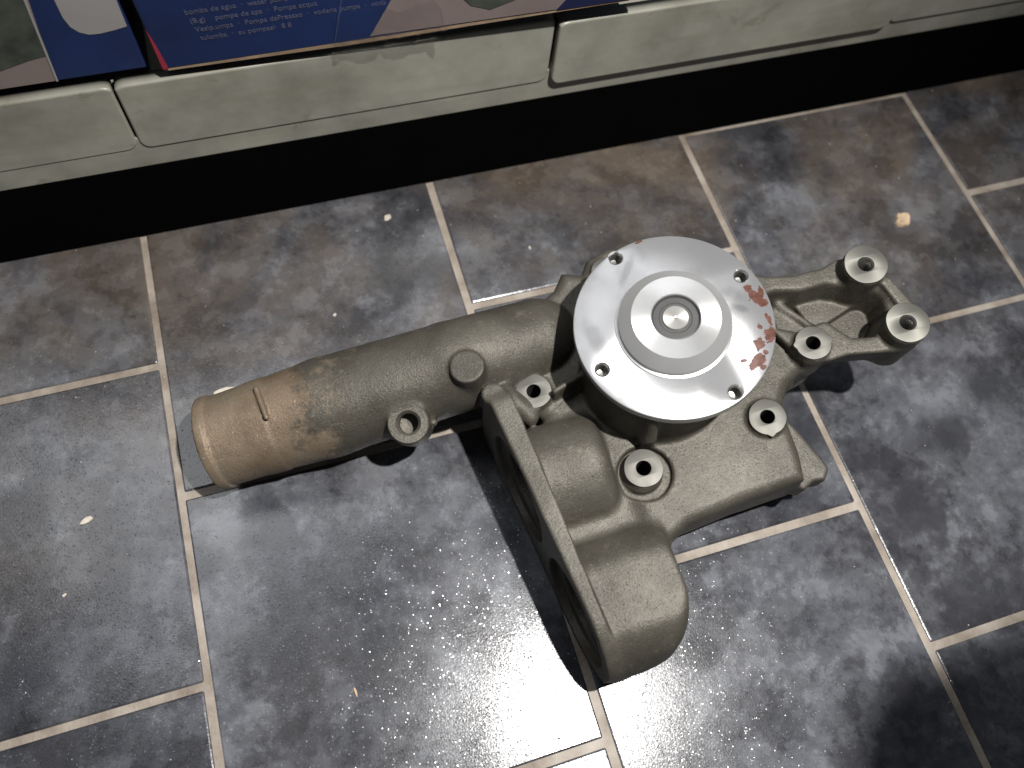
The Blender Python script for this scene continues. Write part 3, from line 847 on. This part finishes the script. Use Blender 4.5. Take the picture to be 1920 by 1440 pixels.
# ================================================================ CRUMBS ON THE FLOOR
def chip(name, label, cx, cy, rx, ry, ang, mat, h=0.0008, seed=1, cat="paper chip", n=9, group=None):
    r = random.Random(seed); bm = bmesh.new(); top = []; bot = []
    for i in range(n):
        a = 2 * math.pi * i / n; k = r.uniform(0.72, 1.15)
        x_, y_ = rx * k * math.cos(a), ry * k * math.sin(a)
        ca, sa = math.cos(math.radians(ang)), math.sin(math.radians(ang))
        px, py = x_ * ca - y_ * sa, x_ * sa + y_ * ca
        bot.append(bm.verts.new((px, py, 0.00015))); top.append(bm.verts.new((px * .9, py * .9, h * r.uniform(.7, 1.3))))
    c = bm.verts.new((0, 0, h * 1.25))
    for i in range(n):
        j = (i + 1) % n
        bm.faces.new((bot[i], bot[j], top[j], top[i])); bm.faces.new((top[i], top[j], c))
    bm.faces.new(bot[::-1])
    o = link(name, mesh_from(bm, name), mat, None, (cx, cy, 0))
    tag(o, label, cat, group)
CH = "crumbs lying on the tiles"
for i, (label, x_, y_, rx, ry, an, m) in enumerate([
    ("small cream chip below the dark plinth, largest of the crumbs near the shelf", 0.1635, 0.2268, 0.0034, 0.0024, 20, M_CHIP),
    ("tiny pale crumb between the shelf and the bright flange", 0.2538, 0.1783, 0.0008, 0.0016, -10, M_CHIP),
    ("white paper scrap on the tile left of the pipe's open end", -0.0525, 0.0604, 0.0042, 0.0019, 15, M_CHIP),
    ("tiny pale crumb on the lower left tile", -0.0675, 0.0203, 0.0014, 0.0010, 40, M_CHIP),
    ("tiny square crumb just above the outlet pipe", 0.1117, 0.1584, 0.0012, 0.0012, 5, M_CHIP),
    ("rice-like yellow grain left of the bright glare on the floor", 0.0746, -0.0745, 0.0007, 0.0033, 8, M_TAN),
    ("pale splinter poking out behind the pipe's tan end", 0.0345, 0.1215, 0.0095, 0.0030, -3, M_CHIP)]):
    chip("floor_crumb", label, x_, y_, rx, ry, an, m, seed=i + 1, group=CH)
fk = chip("tan_flake", "round tan flake with a dark dimple, near the right edge above the bracket", 0.5356, 0.1349, 0.0072, 0.0065, 10, M_TAN, h=0.0022, seed=11, cat="flake", n=14)
rr_ = random.Random(21)
bm = bmesh.new()
for i in range(420):
    cx, cy = rr_.uniform(-0.25, 0.75), rr_.uniform(-0.25, 0.25); r_ = rr_.uniform(0.00018, 0.00055)
    q = [bm.verts.new((cx + r_ * math.cos(a + i) * rr_.uniform(.6, 1.3), cy + r_ * math.sin(a + i), 0.00006)) for a in (0, 1.6, 3.1, 4.7)]
    t_ = bm.verts.new((cx, cy, 0.0005))
    for j in range(4): bm.faces.new((q[j], q[(j + 1) % 4], t_))
tag(link("floor_grit", mesh_from(bm, "floor_grit"), M_CHIP), "fine pale grit scattered over the dark tiles", "grit", kind="stuff")
# ================================================================ unseen shadow blockers, added out of frame to darken the corner
def shadow_blocker(A0, A1, r0, r1, label, seed):
    bm = bmesh.new(); rings = []
    ax = (A1 - A0).normalized(); sx = ax.cross(Vector((0, 0, 1))).normalized(); sy = sx.cross(ax)
    for i in range(25):
        t = i / 24; c = A0.lerp(A1, t); rad = r0 + (r1 - r0) * t + 0.06 * r0 * math.sin(i * 2.1 + seed)
        if i == 0: rad *= 0.75
        rings.append([bm.verts.new(c + (sx * math.cos(a) + sy * math.sin(a)) * rad * (1 + 0.06 * math.sin(3 * a + i))) for a in [2 * math.pi * k / 20 for k in range(20)]])
    for a_, b_ in zip(rings, rings[1:]):
        for k in range(20): bm.faces.new((a_[k], a_[(k + 1) % 20], b_[(k + 1) % 20], b_[k]))
    bm.faces.new(rings[0][::-1]); bm.faces.new(rings[-1])
    tag(link("corner_shadow_blocker", mesh_from(bm, "corner_shadow_blocker", True), M_BLOCKER), label, "shadow_blocker", "shadow blockers added out of frame")
M_BLOCKER = mat_plain("blocker_dark", (0.02, 0.02, 0.022), 0.9)
shadow_blocker(Vector((0.186, 0.300, 0.90)), Vector((0.320, -0.30, 1.00)), 0.045, 0.075, "upper shadow blocker added out of view to shade the bottom right corner", 0)
shadow_blocker(Vector((0.355, -0.128, 0.49)), Vector((0.380, -0.50, 0.56)), 0.038, 0.060, "lower shadow blocker added out of view to shade the bottom right corner", 1)
